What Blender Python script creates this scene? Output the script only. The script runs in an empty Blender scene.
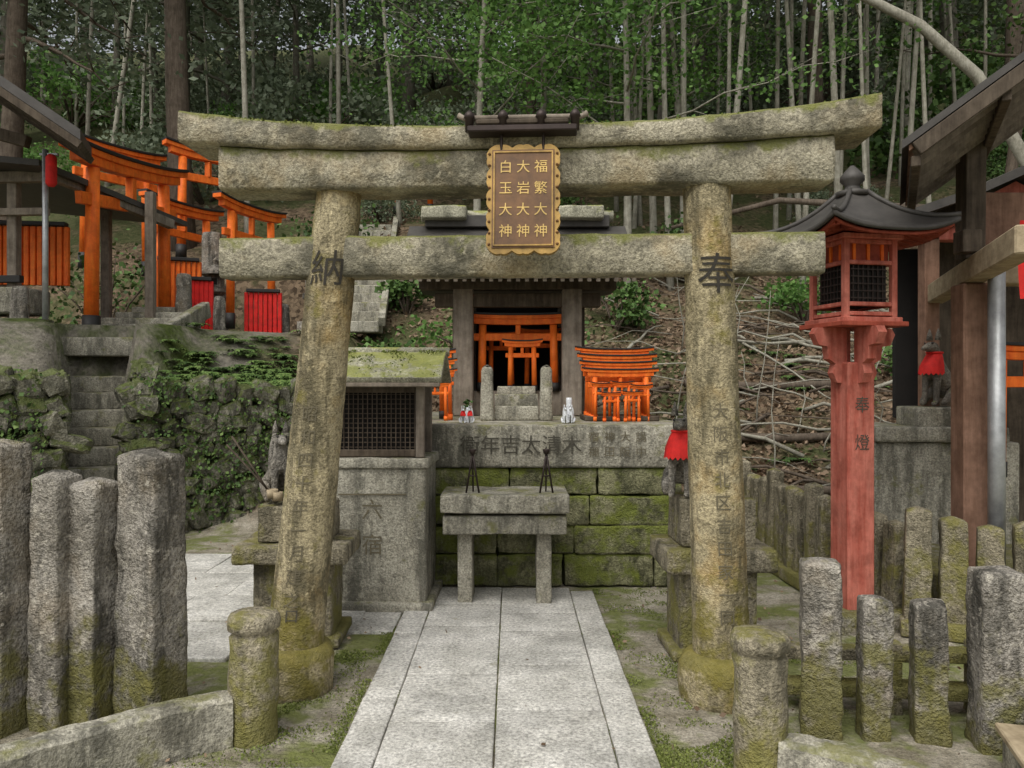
import bpy, bmesh, math, random
from mathutils import Vector, Matrix, noise, Euler
random.seed(7)
R=random.random
def U(a,b): return a+(b-a)*random.random()
scene=bpy.context.scene
EYE=1.55

# ------------------------------------------------------------------ materials
def newmat(name):
    m=bpy.data.materials.new(name); m.use_nodes=True
    nt=m.node_tree; nt.nodes.clear()
    o=nt.nodes.new('ShaderNodeOutputMaterial'); b=nt.nodes.new('ShaderNodeBsdfPrincipled')
    nt.links.new(b.outputs[0],o.inputs[0]); b.inputs['Roughness'].default_value=.85
    return m,nt,b,o
def N(nt,t,**k):
    n=nt.nodes.new(t)
    for a,v in k.items(): setattr(n,a,v)
    return n
def noise_n(nt,vec,scale,detail=4,rough=.6):
    n=N(nt,'ShaderNodeTexNoise'); n.inputs['Scale'].default_value=scale
    n.inputs['Detail'].default_value=min(detail,4); n.inputs['Roughness'].default_value=rough
    nt.links.new(vec,n.inputs['Vector']); return n.outputs['Fac']
def ramp(nt,fac,a,b,ca=(0,0,0),cb=(1,1,1)):
    r=N(nt,'ShaderNodeValToRGB'); e=r.color_ramp.elements
    e[0].position=a; e[1].position=b; e[0].color=(*ca,1); e[1].color=(*cb,1)
    nt.links.new(fac,r.inputs[0]); return r.outputs[0]
def mix(nt,fac,a,b,mode='MIX'):
    m=N(nt,'ShaderNodeMix',data_type='RGBA',blend_type=mode)
    for i,v in ((0,fac),(6,a),(7,b)):
        if hasattr(v,'is_output') : nt.links.new(v,m.inputs[i])
        elif isinstance(v,tuple): m.inputs[i].default_value=(*v,1) if len(v)==3 else v
        else: m.inputs[i].default_value=v
    return m.outputs[2]
def math_n(nt,op,a,b):
    m=N(nt,'ShaderNodeMath',operation=op)
    for i,v in ((0,a),(1,b)):
        if hasattr(v,'is_output'): nt.links.new(v,m.inputs[i])
        else: m.inputs[i].default_value=v
    return m.outputs[0]
def stone(name,c1,c2,moss=(.10,.13,.025),amt=.5,stain=.5,bump=.5,sc=1.0,upmoss=.25,low=0.0,lichen=.3,streak=(7,7,1.2),warm=0):
    m,nt,b,o=newmat(name)
    tc=N(nt,'ShaderNodeTexCoord').outputs['Object']
    geo=N(nt,'ShaderNodeNewGeometry')
    sep=N(nt,'ShaderNodeSeparateXYZ'); nt.links.new(geo.outputs['Normal'],sep.inputs[0])
    psep=N(nt,'ShaderNodeSeparateXYZ'); nt.links.new(geo.outputs['Position'],psep.inputs[0])
    fine=noise_n(nt,tc,70*sc,2,.8); midn=noise_n(nt,tc,11*sc,4,.75)
    base=mix(nt,ramp(nt,noise_n(nt,tc,3.2*sc,4,.7),.38,.62),c1,c2)
    g=ramp(nt,fine,.32,.68,(.42,.42,.42),(1.35,1.35,1.35))
    base=mix(nt,.85,base,g,'MULTIPLY')
    if warm:
        wm=ramp(nt,noise_n(nt,tc,2.1,4,.7),.5,.64)
        base=mix(nt,math_n(nt,'MULTIPLY',wm,warm),base,(.40,.25,.07))
    mp=N(nt,'ShaderNodeMapping'); mp.inputs['Scale'].default_value=streak
    nt.links.new(tc,mp.inputs[0])
    st=ramp(nt,noise_n(nt,mp.outputs[0],1.1*sc,4,.7),.47,.62)
    base=mix(nt,math_n(nt,'MULTIPLY',st,stain),base,(c1[0]*.26,c1[1]*.27,c1[2]*.27))
    ds=ramp(nt,midn,.56,.66); base=mix(nt,math_n(nt,'MULTIPLY',ds,stain*.75),base,(c1[0]*.3,c1[1]*.3,c1[2]*.3))
    li=ramp(nt,noise_n(nt,tc,17*sc,3,.7),.59,.66)
    base=mix(nt,math_n(nt,'MULTIPLY',li,lichen),base,(c2[0]*1.55,c2[1]*1.55,c2[2]*1.5))
    mn=noise_n(nt,tc,4.5*sc,4,.72)
    mn=math_n(nt,'ADD',mn,math_n(nt,'MULTIPLY',sep.outputs[2],upmoss))
    if low:
        lz=N(nt,'ShaderNodeMapRange'); lz.inputs[1].default_value=0; lz.inputs[2].default_value=.8
        lz.inputs[3].default_value=low; lz.inputs[4].default_value=0
        nt.links.new(psep.outputs[2],lz.inputs[0]); mn=math_n(nt,'ADD',mn,lz.outputs[0])
    mk=ramp(nt,mn,.80-amt*.45,.93-amt*.45)
    mk=math_n(nt,'MULTIPLY',mk,.8)
    mcol=mix(nt,midn,(moss[0]*.45,moss[1]*.5,moss[2]*.6),(moss[0]*1.8,moss[1]*1.6,moss[2]*1.5))
    base=mix(nt,mk,base,mcol)
    nt.links.new(base,b.inputs['Base Color']); b.inputs['Roughness'].default_value=.92
    b.inputs['Specular IOR Level'].default_value=.25
    h=math_n(nt,'ADD',midn,math_n(nt,'MULTIPLY',fine,.45))
    bp=N(nt,'ShaderNodeBump'); bp.inputs['Strength'].default_value=bump; bp.inputs['Distance'].default_value=.04
    nt.links.new(h,bp.inputs['Height']); nt.links.new(bp.outputs[0],b.inputs['Normal'])
    return m
def wood(name,c1,c2,rough=.75,scale=1.0,axis='z',dirt=.5):
    m,nt,b,o=newmat(name)
    tc=N(nt,'ShaderNodeTexCoord').outputs['Object']
    mp=N(nt,'ShaderNodeMapping'); mp.inputs['Scale'].default_value={'z':(14,14,1.5),'x':(1.5,14,14),'y':(14,1.5,14)}[axis]
    nt.links.new(tc,mp.inputs[0])
    n=noise_n(nt,mp.outputs[0],1.6*scale,4,.7)
    col=mix(nt,ramp(nt,n,.3,.7),c1,c2)
    d=ramp(nt,noise_n(nt,tc,6,4,.75),.35,.6,(dirt,dirt*.95,dirt*.9),(1,1,1))
    col=mix(nt,.75,col,d,'MULTIPLY')
    nt.links.new(col,b.inputs['Base Color']); b.inputs['Roughness'].default_value=rough
    b.inputs['Specular IOR Level'].default_value=.25
    bp=N(nt,'ShaderNodeBump'); bp.inputs['Strength'].default_value=.4; bp.inputs['Distance'].default_value=.01
    nt.links.new(n,bp.inputs['Height']); nt.links.new(bp.outputs[0],b.inputs['Normal'])
    return m
def leafmat(name,cols,trans=0.0):
    m,nt,b,o=newmat(name)
    geo=N(nt,'ShaderNodeNewGeometry')
    tc=N(nt,'ShaderNodeTexCoord').outputs['Object']
    f=math_n(nt,'ADD',math_n(nt,'MULTIPLY',geo.outputs['Random Per Island'],.6),math_n(nt,'MULTIPLY',noise_n(nt,tc,1.3,1),.6))
    r=N(nt,'ShaderNodeValToRGB'); e=r.color_ramp.elements
    while len(e)<len(cols): e.new(.5)
    for i,c in enumerate(cols): e[i].position=.1+.8*i/(len(cols)-1); e[i].color=(*c,1)
    nt.links.new(f,r.inputs[0]); nt.links.new(r.outputs[0],b.inputs['Base Color'])
    b.inputs['Roughness'].default_value=.6; b.inputs['Specular IOR Level'].default_value=.25
    if trans:
        t=N(nt,'ShaderNodeBsdfTranslucent'); nt.links.new(r.outputs[0],t.inputs[0])
        ms=N(nt,'ShaderNodeMixShader'); ms.inputs[0].default_value=trans
        nt.links.new(b.outputs[0],ms.inputs[1]); nt.links.new(t.outputs[0],ms.inputs[2]); nt.links.new(ms.outputs[0],o.inputs[0])
    return m
def plain(name,c,rough=.6,metal=0,var=.35):
    m,nt,b,o=newmat(name)
    tc=N(nt,'ShaderNodeTexCoord').outputs['Object']
    col=mix(nt,ramp(nt,noise_n(nt,tc,9,4,.7),.3,.7),tuple(x*(1-var) for x in c),tuple(min(1,x*(1+var*.4)) for x in c))
    nt.links.new(col,b.inputs['Base Color']); b.inputs['Roughness'].default_value=rough; b.inputs['Metallic'].default_value=metal
    return m

M_torii=stone('torii_stone',(.29,.245,.145),(.47,.40,.25),moss=(.15,.14,.025),amt=.50,stain=.78,bump=.6,upmoss=.45,low=.18,warm=.5)
M_beam=stone('torii_beam_stone',(.29,.265,.19),(.45,.41,.305),moss=(.14,.16,.035),amt=.34,stain=.8,bump=.6,upmoss=.6,streak=(2.2,2.2,3),warm=.25)
M_grey=stone('weathered_granite',(.22,.20,.165),(.39,.36,.31),moss=(.14,.14,.035),amt=.28,stain=.85,bump=1,upmoss=.12,low=.32,lichen=.5,warm=.15)
M_post=stone('mossy_post_stone',(.25,.22,.15),(.38,.335,.24),moss=(.18,.18,.045),amt=.46,stain=.75,bump=.9,upmoss=.1,low=.2)
M_block=stone('mossy_block_stone',(.19,.19,.10),(.34,.33,.19),moss=(.15,.19,.03),amt=.76,stain=.85,bump=.9,upmoss=.25,streak=(4,4,2))
M_slab=stone('altar_slab_stone',(.30,.28,.22),(.45,.425,.345),moss=(.16,.17,.06),amt=.45,stain=.7,bump=.5,upmoss=.12)
M_pave=stone('paving_granite',(.46,.445,.40),(.66,.64,.59),moss=(.21,.21,.12),amt=.24,stain=.32,bump=.3,upmoss=.04,lichen=.15,streak=(2,2,2),sc=.8)
M_rock=stone('retaining_rock',(.16,.155,.115),(.34,.32,.25),moss=(.08,.11,.022),amt=.56,stain=.8,bump=1,upmoss=.4)
M_roofmoss=stone('mossy_roof',(.28,.27,.20),(.46,.44,.33),moss=(.21,.24,.05),amt=.42,stain=.4,upmoss=.25)
M_ink=plain('engraved_ink',(.035,.03,.022),.9)
M_ink1=plain('faded_ink',(.075,.068,.05),.9)
M_ink2=plain('worn_engraving',(.14,.12,.075),.9)
M_orange=wood('vermilion_paint',(.88,.13,.014),(1.0,.24,.03),.55,dirt=.65)
M_redpost=wood('faded_red_paint',(.42,.085,.055),(.66,.23,.17),.75)
M_dullred=wood('dull_red_paint',(.30,.06,.035),(.45,.10,.06),.75)
M_red=plain('red_cloth',(.75,.02,.015),.8)
M_black=plain('black_paint',(.02,.018,.016),.6)
M_iron=plain('dark_iron',(.05,.035,.03),.5,.5)
M_dwood=wood('dark_weathered_wood',(.055,.042,.03),(.14,.11,.08),.85)
M_gwood=wood('grey_weathered_wood',(.18,.15,.12),(.34,.29,.23),.85)
M_bwood=wood('brown_wood',(.20,.11,.07),(.34,.20,.14),.8)
M_pwood=wood('pale_wood',(.34,.27,.17),(.48,.39,.26),.8,axis='y')
M_roof=plain('dark_copper_roof',(.075,.068,.06),.6,.2)
M_gold=plain('old_gold',(.44,.27,.07),.5,.25,.6)
M_plaque=plain('plaque_brown',(.18,.085,.028),.55,0,.5)
M_white=plain('white_ceramic',(.72,.74,.76),.3)
M_steel=plain('galvanised_steel',(.42,.43,.43),.45,.6)
M_void=plain('painted_inner_shade',(.015,.012,.01),.9)  # near-black colour stands in for shade inside hollow boxes, halls and lanterns
M_bark=wood('bark',(.08,.06,.045),(.18,.145,.11),.95,scale=2)
M_barkg=wood('pale_bark',(.24,.23,.18),(.42,.40,.33),.95,scale=2)
M_barkd=wood('haze_tinted_bark',(.12,.11,.09),(.26,.24,.19),.95,scale=2)  # distance haze painted into the bark colour of far trees
M_leaf=leafmat('leaf_green',[(.02,.045,.013),(.06,.115,.03),(.13,.22,.06)])
M_leafb=leafmat('maple_green',[(.035,.085,.02),(.10,.21,.045),(.21,.36,.10)],.35)
M_cedar=leafmat('cedar_green',[(.05,.065,.04),(.10,.13,.08),(.19,.225,.15)],.2)
M_far=leafmat('haze_tinted_foliage',[(.08,.11,.06),(.17,.215,.13),(.30,.35,.24)],.2)  # paler leaf colour imitates air haze on far trees and bushes
M_fern=leafmat('fern_green',[(.035,.07,.014),(.08,.14,.032),(.15,.22,.06)])
M_ivy=leafmat('ivy_green',[(.018,.04,.01),(.045,.085,.022),(.10,.16,.04)])
M_moss=leafmat('moss_green',[(.06,.08,.015),(.12,.15,.03),(.20,.23,.06)])
M_litter=leafmat('dead_leaf',[(.07,.045,.028),(.18,.12,.075),(.34,.25,.17)])

# ------------------------------------------------------------------ mesh builder
GL={}
def glyph(ch):
    if ch in GL: return GL[ch]
    c=bpy.data.curves.new('g','FONT'); c.body=ch; c.size=1; c.extrude=0; c.offset=0; c.resolution_u=3
    o=bpy.data.objects.new('g',c); scene.collection.objects.link(o)
    dg=bpy.context.evaluated_depsgraph_get(); me=bpy.data.meshes.new_from_object(o.evaluated_get(dg))
    bm=bmesh.new(); bm.from_mesh(me); bmesh.ops.triangulate(bm,faces=bm.faces)
    for _ in range(3):
        es=[e for e in bm.edges if e.calc_length()>.1]
        if es:
            bmesh.ops.subdivide_edges(bm,edges=es,cuts=1); bmesh.ops.triangulate(bm,faces=bm.faces)
    V=[v.co.copy() for v in bm.verts]
    if V:
        x0=(min(v.x for v in V)+max(v.x for v in V))/2; y0=(min(v.y for v in V)+max(v.y for v in V))/2
        for v in V: v.x-=x0; v.y-=y0
    for i,v in enumerate(bm.verts): v.index=i
    Fc=[[v.index for v in f.verts] for f in bm.faces]; bm.free()
    bpy.data.objects.remove(o); bpy.data.curves.remove(c); bpy.data.meshes.remove(me)
    GL[ch]=(V,Fc); return GL[ch]
class MB:
    def __init__(s): s.v=[];s.f=[];s.m=[];s.sm=[];s.mats=[]
    def mi(s,m):
        if m not in s.mats: s.mats.append(m)
        return s.mats.index(m)
    def add(s,V,Fc,mat,smooth=False,X=None):
        n=len(s.v); k=s.mi(mat)
        if X is not None: V=[X@Vector(p) for p in V]
        s.v+= [tuple(p) for p in V]
        for f in Fc: s.f.append([n+i for i in f]); s.m.append(k); s.sm.append(smooth)
    def bm(s,bm,mat,smooth=False,X=None):
        for i,v in enumerate(bm.verts): v.index=i
        s.add([v.co.copy() for v in bm.verts],[[v.index for v in f.verts] for f in bm.faces],mat,smooth,X); bm.free()
    def box(s,c,size,mat,rot=(0,0,0),bevel=.006,rough=0,cell=.09,taper=1.0,point=0,smooth=None):
        bm=bmesh.new(); bmesh.ops.create_cube(bm,size=1)
        for v in bm.verts:
            t=taper if v.co.z>0 else 1
            v.co=Vector((v.co.x*size[0]*t,v.co.y*size[1]*t,v.co.z*size[2]))
        if point:
            top=[f for f in bm.faces if f.normal.z>.9][0]
            r=bmesh.ops.poke(bm,faces=[top]); r['verts'][0].co.z+=point
        b=min(bevel,min(size)*.45)
        if b>0: bmesh.ops.bevel(bm,geom=bm.edges[:]+bm.verts[:],offset=b,segments=2 if rough else 1,affect='EDGES',profile=.6)
        X=Matrix.Translation(c)@Euler(rot).to_matrix().to_4x4()
        if rough:
            for _ in range(5):
                es=[e for e in bm.edges if e.calc_length()>cell*1.5]
                if not es: break
                bmesh.ops.subdivide_edges(bm,edges=es,cuts=1,use_grid_fill=True)
            bmesh.ops.triangulate(bm,faces=[f for f in bm.faces if len(f.verts)>4])
            bm.normal_update()
            off=[]
            for v in bm.verts:
                w=X@v.co
                d=noise.noise(w*5)*.9+noise.noise(w*14)*.6+noise.noise(w*33)*.4
                off.append(v.normal*d*rough)
            for v,d in zip(bm.verts,off): v.co+=d
        s.bm(bm,mat,bool(rough) if smooth is None else smooth,X)
    def beam(s,a,b,w,h,mat,bevel=.005,rough=0):
        a=Vector(a);b=Vector(b);d=b-a;L=d.length
        q=d.to_track_quat('X','Z')
        s.box((a+b)/2,(L,w,h),mat,q.to_euler(),bevel,rough)
    def lathe(s,base,prof,mat,n=24,X=None,rough=0,cap=True,smooth=True):
        V=[];Fc=[]
        for r,z in prof:
            for i in range(n):
                a=2*math.pi*i/n; p=Vector((r*math.cos(a),r*math.sin(a),z))
                if rough:
                    w=p+Vector(base); k=noise.noise(w*6)*rough+noise.noise(w*18)*rough*.6
                    p.x+=math.cos(a)*k; p.y+=math.sin(a)*k
                V.append(p)
        for j in range(len(prof)-1):
            for i in range(n): Fc.append([j*n+i,j*n+(i+1)%n,(j+1)*n+(i+1)%n,(j+1)*n+i])
        if cap: Fc.append(list(range(n))[::-1]); Fc.append([ (len(prof)-1)*n+i for i in range(n)])
        T=Matrix.Translation(base)
        if X is not None: T=T@X
        s.add(V,Fc,mat,smooth,T)
    def tube(s,pts,rad,mat,n=7):
        V=[];Fc=[];pts=[Vector(p) for p in pts]
        for j,p in enumerate(pts):
            d=(pts[min(j+1,len(pts)-1)]-pts[max(j-1,0)])
            if d.length<1e-6:d=Vector((0,0,1))
            q=d.to_track_quat('Z','Y')
            for i in range(n):
                a=2*math.pi*i/n; V.append(p+q@Vector((math.cos(a)*rad[j],math.sin(a)*rad[j],0)))
        for j in range(len(pts)-1):
            for i in range(n): Fc.append([j*n+i,j*n+(i+1)%n,(j+1)*n+(i+1)%n,(j+1)*n+i])
        Fc.append(list(range(n))[::-1]);Fc.append([(len(pts)-1)*n+i for i in range(n)])
        s.add(V,Fc,mat,True)
    def sweep(s,pts,side,w,lo,hi,mat,ch=.02,rough=0,smooth=False):
        V=[];Fc=[];side=Vector(side)
        for j,p in enumerate(pts):
            p=Vector(p); a=w[j]/2;l=lo[j];h=hi[j];c=ch
            sec=[(-a+c,l),(a-c,l),(a,l+c),(a,(l+h)/2),(a,h-c),(a-c,h),(0,h),(-a+c,h),(-a,h-c),(-a,(l+h)/2),(-a,l+c)]
            for x,z in sec:
                q=p+side*x+Vector((0,0,z))
                if rough: q+=(noise.noise_vector(q*6)*.7+noise.noise_vector(q*20)*.5)*rough
                V.append(q)
        n=11
        for j in range(len(pts)-1):
            for i in range(n): Fc.append([j*n+i,j*n+(i+1)%n,(j+1)*n+(i+1)%n,(j+1)*n+i])
        Fc.append(list(range(n))[::-1]);Fc.append([(len(pts)-1)*n+i for i in range(n)])
        s.add(V,Fc,mat,smooth)
    def text(s,ch,size,fn,mat):
        V,Fc=glyph(ch); s.add([fn(p.x*size,p.y*size) for p in V],Fc,mat)
    def flat_text(s,string,size,origin,dirx,diry,mat,step=None,vertical=False):
        o=Vector(origin);dx=Vector(dirx);dy=Vector(diry);step=step or size*1.1
        for i,ch in enumerate(string):
            c=o+(-dy*step*i if vertical else dx*step*i)
            s.text(ch,size,lambda x,y,c=c:c+dx*x+dy*y,mat)
    def leaf(s,p,size,mat,dirv=None,asp=.5):
        d=Vector(dirv) if dirv else Vector((U(-1,1),U(-1,1),U(-.8,.5)))
        d.normalize(); r=Vector((U(-1,1),U(-1,1),U(-1,1))); t=d.cross(r)
        if t.length<.01:t=d.orthogonal()
        t.normalize(); p=Vector(p); a=size; b=size*asp
        s.add([p,p+d*a*.5+t*b,p+d*a,p+d*a*.5-t*b],[[0,1,2,3]],mat)
    def obj(s,name):
        me=bpy.data.meshes.new(name); me.from_pydata(s.v,[],s.f)
        for m in s.mats: me.materials.append(m)
        me.polygons.foreach_set('material_index',s.m); me.polygons.foreach_set('use_smooth',s.sm)
        me.update(); o=bpy.data.objects.new(name,me); scene.collection.objects.link(o); return o

# ------------------------------------------------------------------ terrain
def sst(a,b,x):
    t=max(0,min(1,(x-a)/(b-a))); return t*t*(3-2*t)
def ywall(x):
    if x>-2.3: return 99
    if x>-3.84: return 8.0+(x+3.84)/(1.54)*1.15
    if x>-3.95: return 7.0+(x+3.95)/.11
    if x>-5.6: return 7.0+(x+3.95)*.62
    return 5.98
SD=Vector((-.458,.889)); S0=Vector((-3.74,7.15))
def stairc(x,y):
    q=Vector((x,y))-S0; return q.dot(SD), q.dot(Vector((.889,.458)))
def H(x,y):
    hill=0
    y0=8.3
    if y>y0:
        hill=.60*(min(y,20)-y0)+(.50*(min(y,60)-20) if y>20 else 0)
    hill+= sst(9,16,y)*noise.noise(Vector((x*.25,y*.25,0)))*1.0
    z=hill
    if x>3.6: z=max(z,0)+sst(3.6,12,x)*max(0,(x-3.6))*.15*sst(6,10,y)
    yw=ywall(x)
    if yw<90 and y>yw:
        s_=y-yw
        t=1.5+.75*sst(.1,2.2,s_)
        k=sst(12.5,15,y)
        z=max(t*sst(0,.2,s_),hill*k if k>0 else 0) if y<15 else max(t,hill)
        a,l=stairc(x,y)
        if -.2<a<2.45 and abs(l)<.36: z=min(z,max(0,a*.62-.12))
    return z
def frange(a,b,st):
    r=[];x=a
    while x<b-1e-6: r.append(x); x+=st
    return r
xs=frange(-90,-12,6)+frange(-12,-7,.5)+frange(-7,7,.14)+frange(7,14,.5)+frange(14,96,6)
ys=frange(-40,0,4)+frange(0,4,.4)+frange(4,14,.14)+frange(14,26,.6)+frange(26,110,6)
V=[];Fc=[]
for y in ys:
    for x in xs: V.append((x,y,H(x,y)+noise.noise(Vector((x*3,y*3,1)))*.012-.006))
nx=len(xs)
for j in range(len(ys)-1):
    for i in range(nx-1): a=j*nx+i; Fc.append([a,a+1,a+nx+1,a+nx])
def ground_mat():
    m,nt,b,o=newmat('ground_soil')
    tc=N(nt,'ShaderNodeTexCoord').outputs['Object']
    geo=N(nt,'ShaderNodeNewGeometry'); ps=N(nt,'ShaderNodeSeparateXYZ'); nt.links.new(geo.outputs['Position'],ps.inputs[0])
    mid_=noise_n(nt,tc,18,4,.75)
    dirt=mix(nt,ramp(nt,noise_n(nt,tc,2.5,4,.75),.38,.62),(.22,.195,.14),(.44,.40,.325))
    dirt=mix(nt,.9,dirt,ramp(nt,noise_n(nt,tc,75,3,.8),.32,.68,(.45,.45,.45),(1.3,1.3,1.3)),'MULTIPLY')
    mk=ramp(nt,noise_n(nt,tc,1.7,4,.72),.46,.56)
    dirt=mix(nt,math_n(nt,'MULTIPLY',mk,.85),dirt,mix(nt,mid_,(.05,.065,.015),(.24,.27,.07)))
    vo=N(nt,'ShaderNodeTexVoronoi'); vo.inputs['Scale'].default_value=16; nt.links.new(tc,vo.inputs['Vector'])
    sp=N(nt,'ShaderNodeSeparateColor'); nt.links.new(vo.outputs['Color'],sp.inputs[0])
    lit=mix(nt,sp.outputs[0],(.055,.038,.024),(.23,.17,.11))
    far_=N(nt,'ShaderNodeMapRange'); far_.inputs[1].default_value=3; far_.inputs[2].default_value=9; far_.inputs[3].default_value=0; far_.inputs[4].default_value=.22; nt.links.new(ps.outputs[2],far_.inputs[0])
    gm=ramp(nt,math_n(nt,'ADD',noise_n(nt,tc,.7,4,.65),far_.outputs[0]),.5,.62)
    lit=mix(nt,math_n(nt,'MULTIPLY',gm,.75),lit,mix(nt,mid_,(.025,.04,.012),(.09,.12,.04)))
    f=math_n(nt,'ADD',ps.outputs[2],math_n(nt,'MULTIPLY',noise_n(nt,tc,2,3),.3))
    col=mix(nt,ramp(nt,f,.2,.42),dirt,lit)
    xm=N(nt,'ShaderNodeMapRange'); xm.inputs[1].default_value=-2.6; xm.inputs[2].default_value=-3.2; nt.links.new(ps.outputs[0],xm.inputs[0])
    ym=N(nt,'ShaderNodeMapRange'); ym.inputs[1].default_value=14; ym.inputs[2].default_value=13; nt.links.new(ps.outputs[1],ym.inputs[0])
    terr=mix(nt,ramp(nt,noise_n(nt,tc,1.4,4,.7),.42,.6),(.22,.20,.16),(.075,.10,.025))
    terr=mix(nt,.8,terr,ramp(nt,mid_,.3,.7,(.4,.4,.4),(1.3,1.3,1.3)),'MULTIPLY')
    col=mix(nt,math_n(nt,'MULTIPLY',math_n(nt,'MULTIPLY',xm.outputs[0],ym.outputs[0]),ramp(nt,ps.outputs[2],.5,.8)),col,terr)
    nt.links.new(col,b.inputs['Base Color']); b.inputs['Roughness'].default_value=.95; b.inputs['Specular IOR Level'].default_value=.15
    bp=N(nt,'ShaderNodeBump'); bp.inputs['Strength'].default_value=.8; bp.inputs['Distance'].default_value=.04
    nt.links.new(mid_,bp.inputs['Height']); nt.links.new(bp.outputs[0],b.inputs['Normal'])
    return m
g=MB(); g.add(V,Fc,ground_mat(),True); g.obj('ground')

# ------------------------------------------------------------------ paving
p=MB()
def slab(x0,x1,y0,y1,z=.03,mb=None):
    mb=mb or p
    mb.box(((x0+x1)/2,(y0+y1)/2,z/2-.02+U(-.004,.004)),(x1-x0-.006,y1-y0-.006,z+.04),M_pave,(U(-.005,.005),U(-.005,.005),U(-.004,.004)),.007,rough=.0035,cell=.12)
for x0,x1,ss in ((-.56,-.075,(2.0,3.12,3.62,4.22,5.05,5.55,6.0)),(-.075,.43,(2.0,3.12,3.75,4.35,4.95,5.35,6.0)),(-.73,-.56,(2.0,3.12,3.9,4.9,5.9)),(.43,.60,(2.0,3.12,4.1,5.0,5.9))):
    for a,b in zip(ss[:-1],ss[1:]): slab(x0,x1,a,b,.018)
p.obj('stone_path')
p=MB()
for r,(y0,y1) in enumerate(((5.15,5.75),(5.75,6.45),(6.45,7.15))):
    x=-3.4+.2*r
    while x<-1.35:
        w=U(.5,.8); slab(x,x+w,y0,y1,.024); x+=w
for x0,x1,y0,y1 in ((-1.1,-.74,4.95,5.5),(-1.6,-1.05,4.5,5.1),(-3.0,-2.2,4.4,5.1),(-2.2,-1.6,4.45,5.12),(-1.35,-.75,2.3,3.20),(.62,1.4,2.2,3.02)):
    slab(x0,x1,y0,y1,.016)
p.obj('stone_paving')
b=MB()
for xe,sg in ((-.735,-1),(.605,1)):
    for i in range(5000):
        y=U(2.6,6.0)
        if noise.noise(Vector((xe*3,y*2.2,3)))<-.02: continue
        b.leaf((xe+sg*abs(random.gauss(-.01,.035)),y,.002),U(.004,.013),M_moss,(U(-1,1),U(-1,1),U(.3,1.4)),.45)
for xe in (-.56,-.075,.43):
    for i in range(600):
        y=U(2.8,6.0)
        if noise.noise(Vector((xe*5,y*2.5,7)))<.15: continue
        b.leaf((xe+random.gauss(0,.004),y,.010),U(.004,.009),M_moss,(U(-1,1),U(-1,1),U(.3,1.2)),.4)
for cx_,cy_,rr_ in ((-1.1,3.7,.30),(1.0,3.65,.32),(1.0,4.3,.35),(-.95,4.5,.3),(.95,5.6,.45),(-1.0,3.1,.3),(1.6,4.3,.4),(.85,3.3,.25)):
    for i in range(4200):
        x=cx_+random.gauss(0,rr_*.55);y=cy_+random.gauss(0,rr_*.55)
        if -.76<x<.63 or noise.noise(Vector((x*5,y*5,0)))<.05+U(-.1,.1): continue
        b.leaf((x,y,-.002),U(.004,.014),M_moss,(U(-1,1),U(-1,1),U(.2,1.0)),.45)
b.obj('ground_moss')

# ------------------------------------------------------------------ main stone torii
t=MB()
AL=Vector((-1.13,4.08,0)); AR=Vector((1.045,3.95,0)); TL=Vector((-.885,4.08,2.53)); TR=Vector((.965,3.95,2.53))
def pillar(b,tp,mat):
    n=48;seg=60;V=[];Fc=[]
    for j in range(seg+1):
        k=j/seg;c=b.lerp(tp,k); r=.143-.028*k
        for i in range(n):
            a=2*math.pi*i/n; q=c+Vector((math.cos(a)*r,math.sin(a)*r,0)); w=q
            d=noise.noise(w*5)*.004+noise.noise(w*16)*.003+noise.noise(w*38)*.0015
            V.append(q+Vector((math.cos(a),math.sin(a),0))*d)
    for j in range(seg):
        for i in range(n): Fc.append([j*n+i,j*n+(i+1)%n,(j+1)*n+(i+1)%n,(j+1)*n+i])
    t.add(V,Fc,mat,True)
pillar(AL,TL,M_torii); pillar(AR,TR,M_torii)
for b in (AL,AR):
    t.lathe((b.x,b.y,-.03),[(.205,0),(.215,.05),(.218,.12),(.215,.19),(.205,.235),(.18,.255),(.15,.26)],M_torii,36,rough=.016)
along=(AR-AL).normalized(); side=Vector((along.y*-1,along.x,0)); mid=(AL+AR)/2+Vector((.045,0,0))
def pt(u,z=0,off=0): return mid+along*u+Vector((0,0,z))+side*off
def lin(n,a,b): return [a+(b-a)*i/n for i in range(n+1)]
up=lambda u:(abs(u)/1.72)**2.4
us=lin(90,-1.645,1.745)
t.sweep([pt(u,2.700+up(u)*.055) for u in us],side,[.34+.03*up(u) for u in us],[0]*91,[.105+.055*up(u) for u in us],M_beam,.013,.008,True)
us=lin(80,-1.46,1.545)
t.sweep([pt(u,2.515+up(u)*.01) for u in us],side,[.27]*81,[0]*81,[.182+up(u)*.05 for u in us],M_beam,.012,.007,True)
us=lin(76,-1.48,1.52)
t.sweep([pt(u,2.09) for u in us],side,[.155]*77,[0]*77,[.20]*77,M_beam,.012,.007,True)
t.box(pt(0,2.41),(.2,.14,.24),M_beam,rough=.004)
def pil_map(b,tp,z0,xo=0,e=.006):
    def fn(x,y):
        z=z0+y;k=z/2.53;c=b.lerp(tp,k);r=.143-.028*k+e;a=(x+xo)/r
        return Vector((c.x+math.sin(a)*r,c.y-math.cos(a)*r,z))
    return fn
t.text('納',.19,pil_map(AL,TL,2.13),M_ink)
t.text('奉',.21,pil_map(AR,TR,2.085,.01),M_ink)
for i,ch in enumerate('昭和四十年一月建之'): t.text(ch,.085,pil_map(AL,TL,1.4-i*.115,-.01,.004),M_ink2)
for i,ch in enumerate('大阪市北区吉田家一同'): t.text(ch,.08,pil_map(AR,TR,1.42-i*.11,.0,.004),M_ink2)
t.text('口',.075,pil_map(AL,TL,.40,.0),M_ink1)
t.obj('stone_torii_gate')
ms=MB()
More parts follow.
